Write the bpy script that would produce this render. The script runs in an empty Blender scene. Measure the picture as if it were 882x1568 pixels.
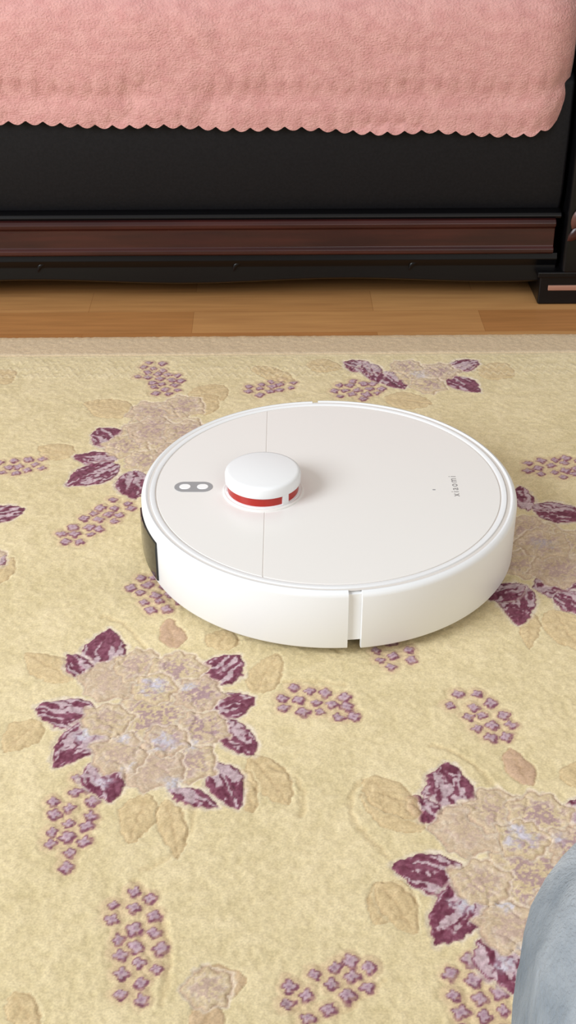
import bpy, bmesh, math, numpy as np
from mathutils import Vector
scn=bpy.context.scene
scn.view_settings.view_transform='Standard'
scn.view_settings.look='None'
COL=bpy.context.collection

# ------------------------------------------------------------ helpers
def lin(c):
    return tuple(((v/255)/12.92 if v/255<=.04045 else ((v/255+.055)/1.055)**2.4) for v in c)
def mat(name,rgb,rough=.5,spec=.5,noise=None,bump=None,coat=0.,stretch=(1,1,1)):
    m=bpy.data.materials.new(name);m.use_nodes=True
    nt=m.node_tree;b=nt.nodes['Principled BSDF']
    b.inputs['Base Color'].default_value=(*lin(rgb),1)
    b.inputs['Roughness'].default_value=rough
    b.inputs['Specular IOR Level'].default_value=spec
    b.inputs['Coat Weight'].default_value=coat
    tc=nt.nodes.new('ShaderNodeTexCoord');mp=nt.nodes.new('ShaderNodeMapping')
    mp.inputs['Scale'].default_value=stretch
    nt.links.new(tc.outputs['Object'],mp.inputs['Vector'])
    if noise:
        n=nt.nodes.new('ShaderNodeTexNoise');n.inputs['Scale'].default_value=noise[0];n.inputs['Detail'].default_value=noise[2]
        nt.links.new(mp.outputs[0],n.inputs['Vector'])
        r=nt.nodes.new('ShaderNodeValToRGB')
        r.color_ramp.elements[0].position=.35;r.color_ramp.elements[1].position=.65
        r.color_ramp.elements[0].color=(*lin(rgb),1);r.color_ramp.elements[1].color=(*lin(noise[1]),1)
        nt.links.new(n.outputs['Fac'],r.inputs['Fac']);nt.links.new(r.outputs['Color'],b.inputs['Base Color'])
    if bump:
        n2=nt.nodes.new('ShaderNodeTexNoise');n2.inputs['Scale'].default_value=bump[0];n2.inputs['Detail'].default_value=3
        nt.links.new(mp.outputs[0],n2.inputs['Vector'])
        bp=nt.nodes.new('ShaderNodeBump');bp.inputs['Strength'].default_value=bump[1];bp.inputs['Distance'].default_value=bump[2]
        nt.links.new(n2.outputs['Fac'],bp.inputs['Height']);nt.links.new(bp.outputs[0],b.inputs['Normal'])
    return m
def obj(name,verts,faces,m,parent=None,smooth=False,bevel=0,seg=3,angle=40):
    me=bpy.data.meshes.new(name);me.from_pydata([tuple(v) for v in verts],[],faces);me.update()
    bm=bmesh.new();bm.from_mesh(me);bmesh.ops.recalc_face_normals(bm,faces=bm.faces);bm.to_mesh(me);bm.free()
    o=bpy.data.objects.new(name,me);COL.objects.link(o)
    if m:me.materials.append(m)
    if parent:o.parent=parent
    if smooth or bevel:
        for p in me.polygons:p.use_smooth=True
    if bevel:
        md=o.modifiers.new('Bevel','BEVEL');md.width=bevel;md.segments=seg;md.limit_method='ANGLE';md.angle_limit=math.radians(30)
        md.harden_normals=True
    return o
def empty(name,loc=(0,0,0),rz=0):
    e=bpy.data.objects.new(name,None);COL.objects.link(e);e.location=loc;e.rotation_euler=(0,0,rz);e.empty_display_size=.05;return e
def box(name,x0,x1,y0,y1,z0,z1,m,parent=None,bevel=0,seg=3):
    v=[(x,y,z) for z in(z0,z1) for y in(y0,y1) for x in(x0,x1)]
    f=[(0,1,3,2),(4,6,7,5),(0,4,5,1),(2,3,7,6),(0,2,6,4),(1,5,7,3)]
    return obj(name,v,f,m,parent,bevel=bevel,seg=seg)
def prism_x(name,prof,x0,x1,m,parent=None,bevel=0):
    n=len(prof);v=[(x0,y,z) for y,z in prof]+[(x1,y,z) for y,z in prof]
    f=[(i,(i+1)%n,n+(i+1)%n,n+i) for i in range(n)]+[tuple(range(n)),tuple(range(n,2*n))]
    return obj(name,v,f,m,parent,bevel=bevel)
def lathe(name,prof,m,parent=None,n=160,a0=0,a1=2*math.pi,center=(0,0),cap=False):
    full=abs(a1-a0-2*math.pi)<1e-6
    k=n if full else n+1
    v=[];f=[]
    for i in range(k):
        a=a0+(a1-a0)*i/n;c,s=math.cos(a),math.sin(a)
        for r,z in prof:v.append((center[0]+r*c,center[1]+r*s,z))
    q=len(prof)
    for i in range(n):
        j=(i+1)%k
        for t in range(q-1):f.append((i*q+t,j*q+t,j*q+t+1,i*q+t+1))
        if cap:f.append((i*q+q-1,j*q+q-1,j*q,i*q))
    if cap and not full:
        f.append(tuple(range(q)));f.append(tuple(range((k-1)*q,k*q)))
    o=obj(name,v,f,m,parent,smooth=True)
    bm=bmesh.new();bm.from_mesh(o.data);bmesh.ops.remove_doubles(bm,verts=bm.verts,dist=1e-6);bmesh.ops.recalc_face_normals(bm,faces=bm.faces);bm.to_mesh(o.data);bm.free()
    for p in o.data.polygons:p.use_smooth=True
    md=o.modifiers.new('Edge','EDGE_SPLIT');md.split_angle=math.radians(35)
    return o

# ------------------------------------------------------------ camera
cam=bpy.data.cameras.new('camera');co=bpy.data.objects.new('camera',cam);COL.objects.link(co);scn.camera=co
cam.sensor_fit='VERTICAL';cam.sensor_height=36;cam.lens=36*2000/1568;cam.clip_start=.02
co.location=(0,0,.70);co.rotation_euler=(math.radians(90-32.1),0,math.radians(-.9))

# ------------------------------------------------------------ floor / wall
def floor_mat():
    m=bpy.data.materials.new('laminate_parquet');m.use_nodes=True;nt=m.node_tree;b=nt.nodes['Principled BSDF'];L=nt.links.new
    tc=nt.nodes.new('ShaderNodeTexCoord')
    m0=nt.nodes.new('ShaderNodeMapping');m0.inputs['Location'].default_value=(.10,.012,0);L(tc.outputs['Object'],m0.inputs['Vector'])
    br=nt.nodes.new('ShaderNodeTexBrick');br.offset=.37;br.inputs['Scale'].default_value=1
    br.inputs['Brick Width'].default_value=.38;br.inputs['Row Height'].default_value=.068;br.inputs['Mortar Size'].default_value=.0003
    br.inputs['Color1'].default_value=(*lin((178,120,68)),1);br.inputs['Color2'].default_value=(*lin((206,154,98)),1);br.inputs['Mortar'].default_value=(*lin((160,106,58)),1)
    L(m0.outputs[0],br.inputs['Vector'])
    mp=nt.nodes.new('ShaderNodeMapping');mp.inputs['Scale'].default_value=(2,30,1);L(tc.outputs['Object'],mp.inputs['Vector'])
    n=nt.nodes.new('ShaderNodeTexNoise');n.inputs['Scale'].default_value=4;n.inputs['Detail'].default_value=6;L(mp.outputs[0],n.inputs['Vector'])
    mx=nt.nodes.new('ShaderNodeMixRGB');mx.blend_type='OVERLAY';mx.inputs['Fac'].default_value=.35
    L(br.outputs['Color'],mx.inputs['Color1']);L(n.outputs['Fac'],mx.inputs['Color2']);L(mx.outputs[0],b.inputs['Base Color'])
    b.inputs['Roughness'].default_value=.38
    return m
fo=box('floor',-3,3,-2.6,2.6,-.05,0,floor_mat())
box('wall_back',-3,3,2.6,2.7,0,2.5,mat('painted_plaster',(226,218,204),.9,.2,bump=(60,.1,.002)))
box('baseboard_back',-3,3,2.585,2.6,0,.07,mat('baseboard_wood',(120,74,44),.45),bevel=.003)

# ------------------------------------------------------------ rug
def smooth(a,e0,e1):
    t=np.clip((a-e0)/(e1-e0),0,1);return t*t*(3-2*t)
def vnoise(X,Y,scale,seed):
    r=np.random.RandomState(seed);G=r.rand(256,256)
    x=X/scale+1000.3;y=Y/scale+1000.7
    xi=np.floor(x).astype(int);yi=np.floor(y).astype(int);fx=x-xi;fy=y-yi
    fx=fx*fx*(3-2*fx);fy=fy*fy*(3-2*fy)
    a=G[yi%256,xi%256];b=G[yi%256,(xi+1)%256];c=G[(yi+1)%256,xi%256];d=G[(yi+1)%256,(xi+1)%256]
    return (a*(1-fx)+b*fx)*(1-fy)+(c*(1-fx)+d*fx)*fy
xs=np.concatenate([np.arange(-1400,-600,40.),np.arange(-600,620,1.15),np.arange(620,1401,40.)])
ys=np.concatenate([np.arange(-700,440,40.),np.arange(440,1528,1.15),[1529.,1531.]])
X,Y=np.meshgrid(xs,ys)
WX=3.0*(vnoise(X,Y,9,1)-.5)+2.6*(vnoise(X,Y,3.2,2)-.5)
WY=3.0*(vnoise(X,Y,9,3)-.5)+2.6*(vnoise(X,Y,3.2,4)-.5)
XX=X+WX;YY=Y+WY
FINE=vnoise(X,Y,1.7,5);FIN2=vnoise(X,Y,2.6,6)
def c3(*c):return np.array(c,float)
C=np.zeros(X.shape+(3,))
C[:]=c3(223,205,162)
big=vnoise(X,Y,60,8)-.5;mid=vnoise(X,Y,14,9)-.5;sm=vnoise(X,Y,4.5,10)-.5
C+= (big*9+mid*9+sm*12)[...,None]*np.array([1,1,1.15])
HT=mid*.7+sm*1.0+(FINE-.5)*.6
def win(x0,x1,y0,y1):
    i0,i1=np.searchsorted(xs,[x0,x1]);j0,j1=np.searchsorted(ys,[y0,y1])
    return slice(j0,j1),slice(i0,i1)
def blend(w,mask,col):
    C[w]=C[w]*(1-mask[...,None])+col*mask[...,None]
def leafcoords(l):
    ax,ay,bx,by,wd=l;Lh=math.hypot(bx-ax,by-ay);m=wd+8
    w=win(min(ax,bx)-m,max(ax,bx)+m,min(ay,by)-m,max(ay,by)+m)
    dx,dy=(bx-ax)/Lh,(by-ay)/Lh
    x=XX[w]-ax;y=YY[w]-ay
    s=(x*dx+y*dy)/Lh;t=(-x*dy+y*dx)
    sc=np.clip(s,0.001,.999)
    h=np.sin(np.pi*sc**.8)**.75*wd/2
    out=np.maximum(np.maximum(-s,s-1),0)*Lh
    d=h-np.abs(t);d=np.where(out>0,-np.hypot(out,t),d)
    return w,s,t,d,Lh
def stem(p0,p1,p2,wd=2.2,k=.35):
    xs_=[p[0] for p in(p0,p1,p2)];ys_=[p[1] for p in(p0,p1,p2)]
    w=win(min(xs_)-8,max(xs_)+8,min(ys_)-8,max(ys_)+8)
    D=np.full(XX[w].shape,1e9)
    for t in np.linspace(0,1,48):
        qx=(1-t)**2*p0[0]+2*t*(1-t)*p1[0]+t*t*p2[0];qy=(1-t)**2*p0[1]+2*t*(1-t)*p1[1]+t*t*p2[1]
        D=np.minimum(D,np.hypot(XX[w]-qx,YY[w]-qy))
    blend(w,np.exp(-(D/wd)**2)*k,c3(202,176,130));HT[w]+=-1.0*np.exp(-(D/wd)**2)+.4*np.exp(-((D-wd*2)/1.4)**2)
def burg(l,seed):
    w,s,t,d,Lh=leafcoords(l);wd=l[4]
    fringe=vnoise(XX[w],YY[w],7,seed+9)
    blend(w,smooth(d,-5.0,-1.4)*(.25+.6*fringe),c3(226,212,198))
    m=smooth(d,-.6,.7);HT[w]+=-1.2*np.exp(-((d+.3)/1.0)**2)+m*.4
    n=vnoise(s*Lh*.8,t*4.2,10,seed);n2=vnoise(XX[w],YY[w],2.2,seed+1);n3=vnoise(s*Lh*.5,t*9,11,seed+5)
    base=c3(118,60,80)+ (n2-.5)[...,None]*40+(n3-.5)[...,None]*26
    blend(w,m*.95,base)
    v=smooth(n*.8+n2*.32-.34*s,.36,.50)*m*smooth(d,.4,2.2)
    col=c3(206,188,190)+(n2-.5)[...,None]*44
    blend(w,v*.82,col)
def tan(l,seed,dark=0):
    w,s,t,d,Lh=leafcoords(l)
    blend(w,smooth(d,-3.2,-1.4)*.45,c3(232,218,178))
    m=smooth(d,-.4,.8);n=vnoise(XX[w],YY[w],5,seed)
    blend(w,m*.75,c3(210,184,140)-dark*c3(16,28,8)+(n-.5)[...,None]*24)
    g=np.exp(-((d-.2)/.9)**2);ve=np.abs(((s*Lh-np.abs(t)*.9)/8.)%1-.5);vein=np.exp(-(t/.9)**2)*m*(s>.1)+.6*np.exp(-(ve/.11)**2)*m*smooth(d,1,2)
    blend(w,np.clip(g*.5+vein*.3,0,1),c3(184,154,114));HT[w]+=-1.3*g-.6*vein+.4*m
def petal(cx,cy,r,seed,k=1.):
    w=win(cx-r-9,cx+r+9,cy-r-9,cy+r+9);x=XX[w]-cx;y=YY[w]-cy
    th=np.arctan2(y,x);rr=r*(1.04+.08*np.cos(5*th+seed)+.07*np.cos(8*th+2*seed)+.04*np.cos(13*th+seed*3));d=rr-np.hypot(x,y)
    blend(w,smooth(d,-3.2,-1.0)*.8,c3(230,215,192))
    m=smooth(d,-.3,.8);n=vnoise(XX[w],YY[w],6,seed+40)
    u=(seed*37%10)/10.
    base=c3(213,191,153)*(1-.6*u)+c3(199,172,156)*(.6*u)
    blend(w,m*.9,base+(n-.5)[...,None]*24)
    sp=smooth(FINE[w]*.6+FIN2[w]*.4+.4*(n-.5),.42,.58)*m*smooth(d,1.0,r*.55)
    blend(w,sp*.62*k,c3(162,130,142))
    fan=np.abs(((th*14/6.283)+.08*d)%1-.5);fv=np.exp(-(fan/.10)**2)*m*smooth(d,1.5,3)*(1-smooth(d,r*.45,r*.6))
    blend(w,fv*.45,c3(232,217,196))
    g=np.exp(-((d-.3)/1.)**2);blend(w,g*.5,c3(176,142,122));HT[w]+=-1.4*g+.4*m-.3*fv
    g2=np.exp(-((d-r*.38)/.9)**2)*smooth(n,.3,.5);blend(w,g2*.4,c3(224,207,190));HT[w]+=-.6*g2
def blob(cx,cy,r,col,a,seed):
    w=win(cx-r*2,cx+r*2,cy-r*2,cy+r*2);d=np.hypot(XX[w]-cx,YY[w]-cy)+ (vnoise(XX[w],YY[w],5,seed)-.5)*r
    m=(1-smooth(d,r*.4,r*1.2))*a*(.45+.55*smooth(FINE[w],.35,.6));blend(w,m,col)
def cluster(l,seed):
    ax,ay,bx,by,wd=l;Lh=math.hypot(bx-ax,by-ay);r=np.random.RandomState(seed)
    dx,dy=(bx-ax)/Lh,(by-ay)/Lh;cx,cy=(ax+bx)/2,(ay+by)/2
    sp=14.5;pts=[]
    na=int(Lh/sp/2)+2;nb=int(wd/sp/2)+2
    for i in range(-na,na+1):
        for j in range(-nb,nb+1):
            a=(i+.5*(j%2))*sp+r.uniform(-2.6,2.6);b=j*sp*.86+r.uniform(-2.6,2.6)
            if (a/(Lh/2+2))**2+(b/(wd/2+2))**2<1:pts.append((cx+a*dx-b*dy,cy+a*dy+b*dx))
    for px,py in pts:
        w=win(px-14,px+14,py-14,py+14);d=np.hypot(XX[w]-px,YY[w]-py);blend(w,(1-smooth(d,6.5,10.5))*.65,c3(211,184,148))
        HT[w]+=-.7*np.exp(-((d-9)/1.6)**2)
    for px,py in pts:
        w=win(px-12,px+12,py-12,py+12);x=X[w]+WX[w]*.7-px;y=Y[w]+WY[w]*.7-py;ph=r.uniform(-.4,.4)
        th=np.arctan2(y,x)+ph;rad=np.hypot(x,y);fl=.60+.40*np.abs(np.cos(2*th))**1.3
        d=rad/fl;kk=r.uniform(.80,1.1)
        d2=np.hypot(x-.6,y+.8)/(.70+.30*np.abs(np.cos(2*th)))
        blend(w,(1-smooth(d2,5.4*kk,7.0*kk))*(.5+.45*smooth(FINE[w],.3,.6)),c3(128,76,94))
        blend(w,(1-smooth(d,3.6*kk,5.0*kk))*.85,c3(200,176,184));blend(w,(1-smooth(rad,.7,1.8))*.55,c3(146,104,128))
        HT[w]+=.2*(1-smooth(d,3,5))
A_burg=[(-146,853,-142,917,40),(-154,853,-175,882,22),(-139,797,-192,814,37),(-134,799,-168,744,35),(-135,752,-119,706,34),(-54,843,-28,878,37),(-51,808,-14,822,34),(-43,796,-13,753,28),(-44,747,-25,697,28),(-76,720,-40,698,18)]
A_tan=[(-94,715,-104,664,29),(-79,709,-66,650,21),(-16,754,13,701,29),(-23,740,-15,694,16),(-81,889,-93,931,23),(-48,887,-37,916,29),(-167,847,-210,884,31),(-187,798,-208,761,32),(-15,828,5,880,29)]
A_clu=[(-150,733,-146,641,37),(-5,826,73,808,36),(-123,997,-90,943,40)]
A_pet=[(-95,800,34,1.1),(-134,846,24,.35),(-111,865,21,.7),(-80,858,23,1.1),(-60,828,20,1.2),(-56,785,20,1.2),(-64,748,20,.9),(-91,741,23,.4),(-118,759,21,.5),(-132,797,19,.6),(-97,836,18,1.1),(-84,772,17,1.)]
A_blue=[(-97,839,12),(-84,770,12),(-70,835,6),(-118,775,6),(-75,722,9),(-128,728,8),(-148,778,8),(-110,742,5),(-62,765,6)]
def motif(ox,oy,sd):
    o4=lambda l:(l[0]+ox,l[1]+oy,l[2]+ox,l[3]+oy,l[4])
    for st in (((-60,712),(-50,660),(-90,640)),((-16,840),(40,850),(60,835)),((-105,880),(-125,930),(-150,935)),((0,740),(30,730),(20,690))):
        stem(*[(a+ox,b+oy) for a,b in st])
    for i,l in enumerate(A_clu):cluster(o4(l),sd+i)
    for i,l in enumerate(A_tan):tan(o4(l),sd+i,1 if i==4 else 0)
    for i,l in enumerate(A_burg):burg(o4(l),sd+20+i*2)
    for i,(x,y,r,k) in enumerate(A_pet):petal(x+ox,y+oy,r,sd+60+i,k)
    for i,(x,y,r) in enumerate(A_blue):blob(x+ox,y+oy,r,c3(208,204,214),.85,sd+i)
motif(0,0,100);motif(275,-172,200)
motif(-400,-170,300);motif(520,60,400);motif(-380,420,450)
for i,l in enumerate([(-202,1055,-142,1133,42),(-146,1456,-118,1365,44),(-33,1370,35,1403,46)]):cluster(l,500+i)
for i,l in enumerate([(-155,1320,-214,1350,47),(-87,1385,-52,1351,54),(-213,1224,-252,1246,36),(-99,1319,-63,1367,50)]):tan(l,520+i)
for i,l in enumerate([(-159,1244,-192,1287,46),(-165,1213,-210,1224,32),(-161,1205,-212,1163,42),(-144,1191,-139,1135,38)]):burg(l,540+2*i)
for i,l in enumerate([(-118,1270,48),(-133,1323,26),(-99,1338,24),(-156,1244,24),(-130,1281,28),(-93,1276,25),(-132,1213,21),(-101,1229,21),(-70,1240,24)]):petal(*l,560+i,.8)
cluster((76,1375,131,1381,46),600)
for i,l in enumerate([(256,1435,295,1410,50),(46,1450,89,1434,36),(135,1356,186,1339,43),(-20,1440,30,1400,30)]):tan(l,610+i)
for i,l in enumerate([(121,1430,91,1453,34),(140,1425,158,1377,36),(118,1449,130,1395,27),(220,1429,257,1454,32),(216,1409,246,1368,34)]):burg(l,620+2*i)
for i,l in enumerate([(179,1415,26),(205,1424,22),(167,1437,18),(188,1387,20)]):petal(*l,640+i,.9)
blob(180,1415,10,c3(204,198,208),.7,9)
cluster((270,1184,329,1206,46),700)
for i,l in enumerate([(251,940,265,879,39),(231,936,220,884,19),(330,1110,360,1160,30)]):tan(l,710+i)
for i,l in enumerate([(258,1107,257,1153,23),(264,1111,316,1091,40),(226,983,217,917,34),(231,976,197,956,27),(241,972,293,982,40),(262,965,285,932,34)]):burg(l,720+2*i)
for i,l in enumerate([(262,1035,44),(251,1075,20),(237,1013,22),(293,1045,25),(269,1001,26),(262,1045,24)]):petal(*l,740+i,.7)
blob(262,1045,11,c3(190,184,196),.6,3)
cluster((-290,1201,-239,1209,44),800)
for i,l in enumerate([(-337,1406,-306,1433,42),(-262,983,-245,1031,28)]):tan(l,810+i)
for i,l in enumerate([(-289,1101,-247,1117,35),(-270,1012,-255,1040,26)]):burg(l,820+2*i)
for i,l in enumerate([(-302,1066,29),(-283,1032,25)]):petal(*l,840+i)
stem((-96,630),(-60,590),(-70,530));stem((10,530),(30,505),(70,545));stem((70,728),(40,700),(80,650));stem((-20,900),(20,915),(60,880))
for i,l in enumerate([(-96,621,-84,530,40),(3,526,67,556,34),(86,870,119,886,30)]):cluster(l,900+i)
for i,l in enumerate([(-50,542,-17,546,30),(-37,529,-48,504,24),(-165,539,-145,510,20),(70,728,106,685,31),(73,626,95,581,25)]):tan(l,910+i,.5 if i<2 else 0)
petal(-42,540,15,933,.6)
# borders
bw=smooth(Y,1474,1477);C[:]=C*(1-bw[...,None])+c3(210,186,152)*bw[...,None]+((sm*6)[...,None])*bw[...,None]
bl=np.exp(-((Y-1479)/2.2)**2)+np.exp(-((Y-1470)/1.8)**2)*.6;C[:]=C*(1-.4*bl[...,None])+c3(236,220,190)*(.4*bl[...,None])
HT+=-1.7*np.exp(-((Y-1475)/1.8)**2)
zz=np.abs(((X/9.)%1)-.5)*2
for yc in (1418,1436,1456):
    k=np.exp(-(((Y-yc)-(zz-.5)*10)/2.0)**2)*(Y>1395)*(.55 if yc>1450 else 1)
    C[:]=C*(1-.4*k[...,None])+c3(236,222,190)*(.4*k[...,None]);HT+=.8*k
eg=smooth(Y,1522,1525);C[:]=C*(1-eg[...,None])+c3(204,176,138)*eg[...,None]
Z=.0055+np.clip(HT,-3,3)*.0007;Z[-1,:]=.0005
ny,nx=X.shape
vv=np.stack([X/1000,Y/1000,Z],-1).reshape(-1,3)
idx=np.arange(ny*nx).reshape(ny,nx)
q=np.stack([idx[:-1,:-1],idx[:-1,1:],idx[1:,1:],idx[1:,:-1]],-1).reshape(-1,4)
me=bpy.data.meshes.new('floral_rug')
me.vertices.add(len(vv));me.vertices.foreach_set('co',vv.astype(np.float32).ravel())
me.loops.add(q.size);me.loops.foreach_set('vertex_index',q.astype(np.int32).ravel())
me.polygons.add(len(q));me.polygons.foreach_set('loop_start',np.arange(0,q.size,4,dtype=np.int32))
me.polygons.foreach_set('use_smooth',np.ones(len(q),bool))
me.update(calc_edges=True)
ca=me.attributes.new('pile_color','FLOAT_COLOR','POINT')
cc=np.clip(C/255,0,1);cc=np.where(cc<=.04045,cc/12.92,((cc+.055)/1.055)**2.4)
ca.data.foreach_set('color',np.concatenate([cc,np.ones(cc.shape[:2]+(1,))],-1).astype(np.float32).ravel())
rug=bpy.data.objects.new('floral_rug',me);COL.objects.link(rug)
m=bpy.data.materials.new('rug_pile');m.use_nodes=True;nt=m.node_tree;b=nt.nodes['Principled BSDF'];L=nt.links.new
at=nt.nodes.new('ShaderNodeAttribute');at.attribute_name='pile_color'
tc=nt.nodes.new('ShaderNodeTexCoord');n=nt.nodes.new('ShaderNodeTexNoise');n.inputs['Scale'].default_value=650;n.inputs['Detail'].default_value=2
L(tc.outputs['Object'],n.inputs['Vector'])
mr=nt.nodes.new('ShaderNodeMapRange');mr.inputs['From Min'].default_value=.3;mr.inputs['From Max'].default_value=.7;mr.inputs['To Min'].default_value=.85;mr.inputs['To Max'].default_value=1.09
L(n.outputs['Fac'],mr.inputs['Value'])
mx=nt.nodes.new('ShaderNodeMixRGB');mx.blend_type='MULTIPLY';mx.inputs['Fac'].default_value=1
L(at.outputs['Color'],mx.inputs['Color1']);L(mr.outputs[0],mx.inputs['Color2']);L(mx.outputs[0],b.inputs['Base Color'])
b.inputs['Roughness'].default_value=.95;b.inputs['Specular IOR Level'].default_value=.1;b.inputs['Sheen Weight'].default_value=.12
me.materials.append(m)

# ------------------------------------------------------------ sofa
leather=mat('black_leatherette',(17,16,19),.6,.22,noise=(300,(22,21,24),2),bump=(900,.35,.0006))
blackw=mat('black_lacquered_wood',(11,10,12),.32,.3,bump=(40,.05,.001))
mahog=mat('mahogany',(46,17,16),.32,.4,noise=(6,(66,27,23),6),coat=.15,stretch=(1,14,14))
carvw=mat('carved_wood_highlight',(112,72,62),.35,.4,noise=(30,(70,36,30),3))
tanw=mat('worn_wood_inlay',(160,114,96),.35,noise=(10,(180,134,114),4),stretch=(1,10,10))
sofa=empty('sofa',(0,0,0))
XL,XR=-1.38,.384
box('carcass',XL,XR,1.672,2.40,.030,.30,leather,sofa,bevel=.004)
prism_x('front_panel',[(1.70,.124),(1.662,.124),(1.654,.15),(1.652,.22),(1.654,.29),(1.665,.30),(1.70,.30)],XL,XR,leather,sofa,bevel=.004)
prism_x('panel_ledge',[(1.69,.117),(1.646,.117),(1.644,.121),(1.647,.125),(1.69,.127)],XL,XR,blackw,sofa,bevel=.0015)
prism_x('mahogany_rail',[(1.69,.071),(1.640,.071),(1.636,.074),(1.636,.079),(1.640,.082),(1.641,.106),(1.637,.109),(1.636,.114),(1.640,.118),(1.69,.118)],XL,XR-.008,mahog,sofa,bevel=.0012)
N=140
v=[];f=[]
for i in range(N+1):
    x=XL+(XR-XL)*i/N;zb=.030+.003*math.cos(2*math.pi*(x-.1)/.42)
    for y,z in((1.69,.070),(1.646,.070),(1.644,.062),(1.650,.052),(1.648,zb+.003),(1.652,zb),(1.69,zb)):v.append((x,y,z))
for i in range(N):
    for k in range(7):f.append((i*7+k,i*7+(k+1)%7,(i+1)*7+(k+1)%7,(i+1)*7+k))
f+=[tuple(range(7)),tuple(range(N*7,N*7+7))]
obj('carved_apron',v,f,blackw,sofa,smooth=False,bevel=.001)
def carve_leaf(name,cx,cz,L,ang,m,y=1.648,w=.005):
    v=[];f=[];n=10
    for i in range(n+1):
        s=i/n;h=math.sin(math.pi*s**.8)**.8*w
        for k in range(5):
            a=math.pi*k/4;u=(s-.5)*L;t=math.cos(a)*h+.004*math.sin(math.pi*s);d=math.sin(a)*h*.5
            v.append((cx+u*math.cos(ang)-t*math.sin(ang),y-d,cz+u*math.sin(ang)+t*math.cos(ang)))
    for i in range(n):
        for k in range(4):f.append((i*5+k,i*5+k+1,i*5+k+6,i*5+k+5))
    return obj(name,v,f,m,sofa,smooth=True)
for i,cx in enumerate((-.75,-.30,-.04,.195)):
    carve_leaf('apron_carving_%d'%(i+1),cx,.052,.020,.7,blackw,w=.003)
for side,(x0,x1,fx0,fx1) in {'right':(.389,.53,.362,.545),'left':(-1.52,-1.384,-1.535,-1.35)}.items():
    box('arm_post_'+side,x0,x1,1.632,1.71,.044,.60,blackw,sofa,bevel=.006)
    box('arm_inner_strip_'+side,x0+.012,x0+.018,1.628,1.634,.16,.58,blackw,sofa,bevel=.001)
    box('arm_panel_'+side,x0+.01,x1-.01,1.71,2.40,.044,.56,leather,sofa,bevel=.01)
    prism_x('arm_top_'+side,[(1.60,.60),(1.605,.635),(1.64,.655),(2.40,.655),(2.42,.62),(2.40,.56),(1.70,.56),(1.63,.585)],x0-.02,x1+.02,blackw,sofa,bevel=.01)
    box('foot_'+side,fx0,fx1,1.637,1.78,0,.044,blackw,sofa,bevel=.003)
    box('foot_inlay_'+side,fx0+.012,fx1-.012,1.6345,1.64,.021,.028,tanw,sofa,bevel=.001)
    box('foot_cap_'+side,fx0-.004,fx1+.004,1.632,1.78,.040,.048,blackw,sofa,bevel=.002)
    carve_leaf('scroll_carving_%s_a'%side,x0+.020,.126,.045,.9,carvw,y=1.630,w=.009)
    carve_leaf('scroll_carving_%s_b'%side,x0+.021,.104,.045,.55,mahog,y=1.630,w=.008)
    box('rear_foot_'+side,fx0,fx1,2.28,2.40,0,.044,blackw,sofa,bevel=.003)
box('seat_cushion',XL,.366,1.658,2.22,.30,.405,leather,sofa,bevel=.03,seg=5)
prism_x('backrest',[(2.20,.30),(2.16,.42),(2.22,.86),(2.30,.90),(2.42,.88),(2.45,.04),(2.40,.04),(2.38,.30)],XL,XR,leather,sofa,bevel=.015)

# ------------------------------------------------------------ fleece throw
prof=[(2.14,.418),(2.0,.417),(1.86,.418),(1.76,.419),(1.70,.417),(1.665,.409),(1.645,.395),(1.636,.375),(1.633,.35),(1.634,.32),(1.636,.29),(1.639,.262),(1.642,.236)]
P=np.array(prof);seg=np.r_[0,np.cumsum(np.hypot(*np.diff(P,axis=0).T))]
nT=130;T=np.linspace(0,seg[-1],nT);T=seg[-1]*(1-(1-T/seg[-1])**1.5)
py=np.interp(T,seg,P[:,0]);pz=np.interp(T,seg,P[:,1])
ker=np.ones(5)/5
py2=np.convolve(np.pad(py,2,'edge'),ker,'valid');pz2=np.convolve(np.pad(pz,2,'edge'),ker,'valid')
tx=np.arange(-.95,.3801,.0018)
TX,TT=np.meshgrid(tx,np.arange(nT))
PY=py2[TT];PZ=pz2[TT]
frac=T[TT]/seg[-1]
front=smooth(-PY,-1.70,-1.64)
wr=(vnoise(TX*1000,PZ*1000*1.8,90,31)-.5)*.014+(vnoise(TX*1000+PZ*400,PZ*1000,38,32)-.5)*.005+(vnoise(TX*1000,PZ*1000,7,33)-.5)*.0008
fold=.004*np.exp(-((PZ-.275-.02*(TX+.2))/.014)**2)
PY=PY-np.abs(wr)*front*.8-wr*.3+fold*front
PZ=PZ+(1-front)*(wr*.6)
hem0=.249-.018*np.clip((tx+.37)/.70,-.3,1)
hem=hem0+.022*np.clip((tx-.325)/.055,0,1)**2-.0055*np.abs(np.sin(math.pi*tx/.0215))+.0015*np.sin(tx*37)
low=smooth(frac,.72,1.)
PZ=PZ+low*(hem[None,:]-pz2[-1])
edge=np.clip((TX-.33)/.05,0,1)**2
PY=PY+edge*.022*front;PZ=PZ-edge*.012*(1-front)
ty,tn=TX.shape
vv=np.stack([TX,PY,PZ],-1).reshape(-1,3);idx=np.arange(ty*tn).reshape(ty,tn)
fq=np.stack([idx[:-1,:-1],idx[1:,:-1],idx[1:,1:],idx[:-1,1:]],-1).reshape(-1,4)
fle=mat('pink_fleece',(210,152,148),.95,.1,noise=(60,(222,168,162),6),bump=(340,.8,.0028),stretch=(1,1,1.5))
fb=fle.node_tree.nodes['Principled BSDF'];fb.inputs['Sheen Weight'].default_value=.3;fb.inputs['Sheen Roughness'].default_value=.5
th=obj('fleece_throw_blanket',vv.tolist(),fq.tolist(),fle,smooth=True)
sd=th.modifiers.new('Solidify','SOLIDIFY');sd.thickness=.0025;sd.offset=-1

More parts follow.
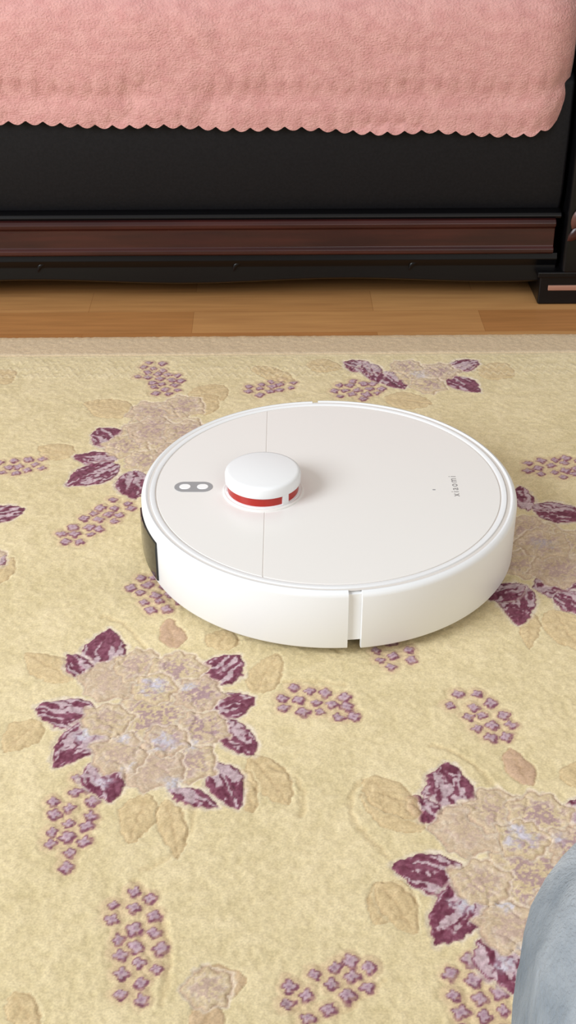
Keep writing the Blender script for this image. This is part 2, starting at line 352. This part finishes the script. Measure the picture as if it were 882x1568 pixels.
# ------------------------------------------------------------ robot vacuum
white=mat('white_plastic',(240,241,242),.38,.45,bump=(1500,.04,.0002))
lidm=mat('white_lid_plastic',(239,236,232),.30,.5)
seam=mat('seam_shadow_grey',(222,216,210),.6)
redm=mat('red_sensor_window',(176,34,22),.25,.5)
dark=mat('dark_glossy_window',(12,14,16),.12,.6)
grey=mat('grey_button_plate',(158,158,160),.35)
under=mat('black_underside',(26,26,27),.6)
rob=empty('robot_vacuum_cleaner',(.0538,1.0478,.0078),math.radians(-.9))
R=.175
lathe('chassis',[(0,.008),(.150,.008),(.164,.011),(.1712,.014),(.1712,.0610),(.165,.0625),(0,.0625)],white,rob)
lathe('underbody',[(0,.006),(.140,.006),(.158,.0090),(.150,.012),(0,.012)],under,rob)
near=math.radians(-82);far=math.radians(92)
def shell(name,a0,a1,r):
    pr=[(r-.0035,.0060),(r-.0008,.0073),(r,.0090),(r,.0595),(r-.0006,.0618),(r-.0024,.0638),(r-.0044,.0644),(r-.0062,.0636),(r-.0068,.061),(r-.0068,.0060)]
    return lathe(name,pr,white,rob,n=150,a0=a0,a1=a1,cap=True)
shell('front_bumper',near,far,R+.0005)
shell('rear_shell',far+.035,2*math.pi+near-.066,R-.0008)
lathe('rim_ring',[(.1605,.060),(.1612,.0640),(.1622,.0646),(.1655,.0644),(.1665,.062),(.1665,.060)],white,rob,cap=True)
lathe('rim_gasket',[(.1660,.0634),(.1695,.0634)],seam,rob)
def lid(name,side,r=.1599,xc=-.0585,gap=.00035):
    a=math.acos(xc/r);pts=[]
    if side>0:
        for i in range(121):
            t=-a+2*a*i/120;pts.append((r*math.cos(t)+ (gap if i in(0,120) else 0),r*math.sin(t)))
    else:
        for i in range(81):
            t=a+(2*math.pi-2*a)*i/80;pts.append((r*math.cos(t)-(gap if i in(0,80) else 0),r*math.sin(t)))
    n=len(pts);v=[(x,y,.060) for x,y in pts]+[(x,y,.0640) for x,y in pts]
    f=[(i,(i+1)%n,n+(i+1)%n,n+i) for i in range(n)]+[tuple(range(n)),tuple(range(n,2*n))]
    return obj(name,v,f,lidm,rob,bevel=.0004,seg=2)
lid('dustbin_lid',1);lid('rear_lid',-1)
box('lid_seam_strip',-.0592,-.0578,-.148,.148,.061,.06375,seam,rob)
lathe('lid_gasket',[(.1590,.0628),(.1612,.0637)],seam,rob)
LC=(-.0605,-.010)
lathe('turret_base_ring',[(.0375,.0638),(.0372,.0652),(.0362,.0658),(.0340,.0656),(.0325,.0645),(0,.0645)],lidm,rob,n=96,center=LC)
lathe('turret_core',[(.0330,.064),(.0330,.0775)],redm,rob,n=96,center=LC)
lathe('turret_lip',[(.0300,.0655),(.0345,.0655),(.0345,.0666),(.0330,.0670)],white,rob,n=96,center=LC)
lathe('turret_cap',[(0,.0762),(.0330,.0762),(.0346,.0757),(.0350,.0765),(.0350,.0840),(.0345,.0855),(.0332,.0867),(.031,.0872),(0,.0874)],white,rob,n=96,center=LC)
for i,a in enumerate((-52,-175,-300,-235)):
    aa=math.radians(a);v=[];f=[];n=6
    for j in range(n+1):
        t=aa+math.radians(-5.5+11*j/n)
        for r,z in((.0310,.0655),(.0345,.0655),(.0345,.0770),(.0310,.0770)):v.append((LC[0]+r*math.cos(t),LC[1]+r*math.sin(t),z))
    for j in range(n):
        for k in range(4):f.append((j*4+k,j*4+(k+1)%4,j*4+4+(k+1)%4,j*4+4+k))
    f+=[(0,1,2,3),tuple(n*4+k for k in range(4))]
    obj('turret_post_%d'%(i+1),v,f,white,rob,smooth=False)
def pill(name,cx,cy,hl,r,z0,z1,m,n=20):
    pts=[(cx+hl+r*math.cos(t),cy+r*math.sin(t)) for t in np.linspace(-math.pi/2,math.pi/2,n)]+[(cx-hl+r*math.cos(t),cy+r*math.sin(t)) for t in np.linspace(math.pi/2,3*math.pi/2,n)]
    k=len(pts);v=[(x,y,z0) for x,y in pts]+[(x,y,z1) for x,y in pts]
    f=[(i,(i+1)%k,k+(i+1)%k,k+i) for i in range(k)]+[tuple(range(k)),tuple(range(k,2*k))]
    return obj(name,v,f,m,rob,bevel=.0003,seg=2)
BX,BY=-.1255,-.003
pill('button_plate',BX,BY,.0088,.0092,.0636,.0643,grey)
bw_=mat('white_button',(252,252,252),.3)
pill('power_button',BX-.0080,BY,.0008,.0045,.0640,.0646,bw_);pill('home_button',BX+.0085,BY,.0008,.0045,.0640,.0646,bw_)
pill('status_led',.0985,-.008,.0006,.0010,.0636,.06415,grey)
cu=bpy.data.curves.new('printed_lettering','FONT');cu.body='xiaomi';cu.size=.0104;cu.space_character=1.35;cu.align_x='CENTER';cu.align_y='CENTER';cu.extrude=.00004
to=bpy.data.objects.new('printed_lettering',cu);COL.objects.link(to);to.parent=rob;to.location=(.118,-.0015,.06408);to.rotation_euler=(0,0,math.radians(90));cu.materials.append(mat('print_grey',(138,134,134),.5))
pr=[(R-.003,.012),(R+.0008,.013),(R+.0012,.018),(R+.0012,.046),(R+.0006,.0525),(R-.003,.054)]
lathe('side_sensor_window',pr,dark,rob,n=20,a0=math.radians(187),a1=math.radians(208),cap=True)
lathe('side_brush_tuft',[(.004,.002),(.010,.004),(.004,.007)],under,rob,n=24,center=(.11,.10),cap=True)
for nme,x,y in(('wheel_left',0,.11),('wheel_right',0,-.11),('caster',.12,0)):
    w=.012;rr=.016 if nme!='caster' else .009
    v=[];f=[];n=24
    for i in range(n):
        a=2*math.pi*i/n
        for yy in(-w,w):v.append((x+rr*math.cos(a),y+yy,rr-.0005+rr*math.sin(a)))
    for i in range(n):
        j=(i+1)%n;f.append((2*i,2*j,2*j+1,2*i+1))
    f+=[tuple(range(0,2*n,2)),tuple(range(1,2*n,2))]
    obj(nme,v,f,under,rob,smooth=False)

# ------------------------------------------------------------ seated person (lower body, the knee is in view)
jean=mat('grey_blue_cotton',(118,126,134),.95,.1,noise=(18,(172,176,180),8),bump=(420,.7,.0015),stretch=(4,.8,.8))
per=empty('seated_person')
sk=[((-.06,-.40,.50),.125),((.085,-.36,.49),.100),((.110,-.12,.480),.093),((.125,.085,.470),.091),((.1315,.189,.454),.089),((.134,.213,.36),.069),((.134,.215,.22),.058),((.134,.215,.09),.043),
    ((-.205,-.36,.49),.100),((-.235,-.12,.480),.093),((-.25,.085,.470),.091),((-.255,.189,.454),.089),((-.258,.213,.36),.069),((-.26,.215,.22),.058),((-.26,.215,.09),.043),((-.06,-.42,.62),.12)]
ed=[(0,1),(1,2),(2,3),(3,4),(4,5),(5,6),(6,7),(0,8),(8,9),(9,10),(10,11),(11,12),(12,13),(13,14),(0,15)]
me=bpy.data.meshes.new('trousers');me.from_pydata([s[0] for s in sk],ed,[]);tr=bpy.data.objects.new('trousers',me);COL.objects.link(tr);tr.parent=per
ms=tr.modifiers.new('Skin','SKIN');ms.use_smooth_shade=True
for i,s in enumerate(sk):
    me.skin_vertices[0].data[i].radius=(s[1],s[1]);me.skin_vertices[0].data[i].use_root=(i==0)
su=tr.modifiers.new('Sub','SUBSURF');su.levels=4;su.render_levels=4
tx_=bpy.data.textures.new('wrinkles','CLOUDS');tx_.noise_scale=.035;tx_.noise_depth=3
dm=tr.modifiers.new('Wrinkle','DISPLACE');dm.texture=tx_;dm.strength=.008;dm.texture_coords='LOCAL'
me.materials.append(jean)
sock=mat('dark_sock',(52,54,60),.9,.1,bump=(500,.4,.001))
for nm,x in(('foot_right',.134),('foot_left',-.26)):
    pts=[((x,.215,.12),.038),((x,.20,.05),.036),((x,.28,.042),.036),((x,.35,.034),.028)]
    me=bpy.data.meshes.new(nm);me.from_pydata([p_[0] for p_ in pts],[(0,1),(1,2),(2,3)],[]);fo_=bpy.data.objects.new(nm,me);COL.objects.link(fo_);fo_.parent=per
    s2=fo_.modifiers.new('Skin','SKIN');s2.use_smooth_shade=True
    for i,p_ in enumerate(pts):me.skin_vertices[0].data[i].radius=(p_[1],p_[1])
    me.skin_vertices[0].data[0].use_root=True
    q2=fo_.modifiers.new('Sub','SUBSURF');q2.levels=2;q2.render_levels=2;me.materials.append(sock)
otto=mat('ottoman_fabric',(92,80,70),.9,.1,bump=(300,.4,.001))
ot=empty('ottoman')
box('cushion',-.36,.24,-.72,-.20,.24,.385,otto,ot,bevel=.03,seg=5);box('base',-.34,.22,-.70,-.22,.07,.25,otto,ot,bevel=.01)
for i,(x,y) in enumerate(((-.30,-.66),(.18,-.66),(-.30,-.26),(.18,-.26))):box('leg_%d'%(i+1),x-.02,x+.02,y-.02,y+.02,.0085,.08,blackw,ot,bevel=.004)

# ------------------------------------------------------------ light
w=bpy.data.worlds.new('room_light');scn.world=w;w.use_nodes=True
bg=w.node_tree.nodes['Background'];bg.inputs[0].default_value=(1,.97,.935,1);bg.inputs[1].default_value=.56
def area(name,loc,tgt,sx,sy,e,col):
    l=bpy.data.lights.new(name,'AREA');l.shape='RECTANGLE';l.size=sx;l.size_y=sy;l.energy=e;l.color=col
    o=bpy.data.objects.new(name,l);COL.objects.link(o);o.location=loc
    o.rotation_euler=(Vector(tgt)-Vector(loc)).to_track_quat('-Z','Y').to_euler();return o
area('window_daylight',(-2.0,-.1,1.45),(.1,1.1,0),1.2,1.2,68,(.88,.94,1))
area('rear_area_light',(.9,-1.8,1.9),(0,1.1,.1),1.6,1.2,17,(1,.97,.92))  # weak warm area lamp behind the camera, aimed towards the robot
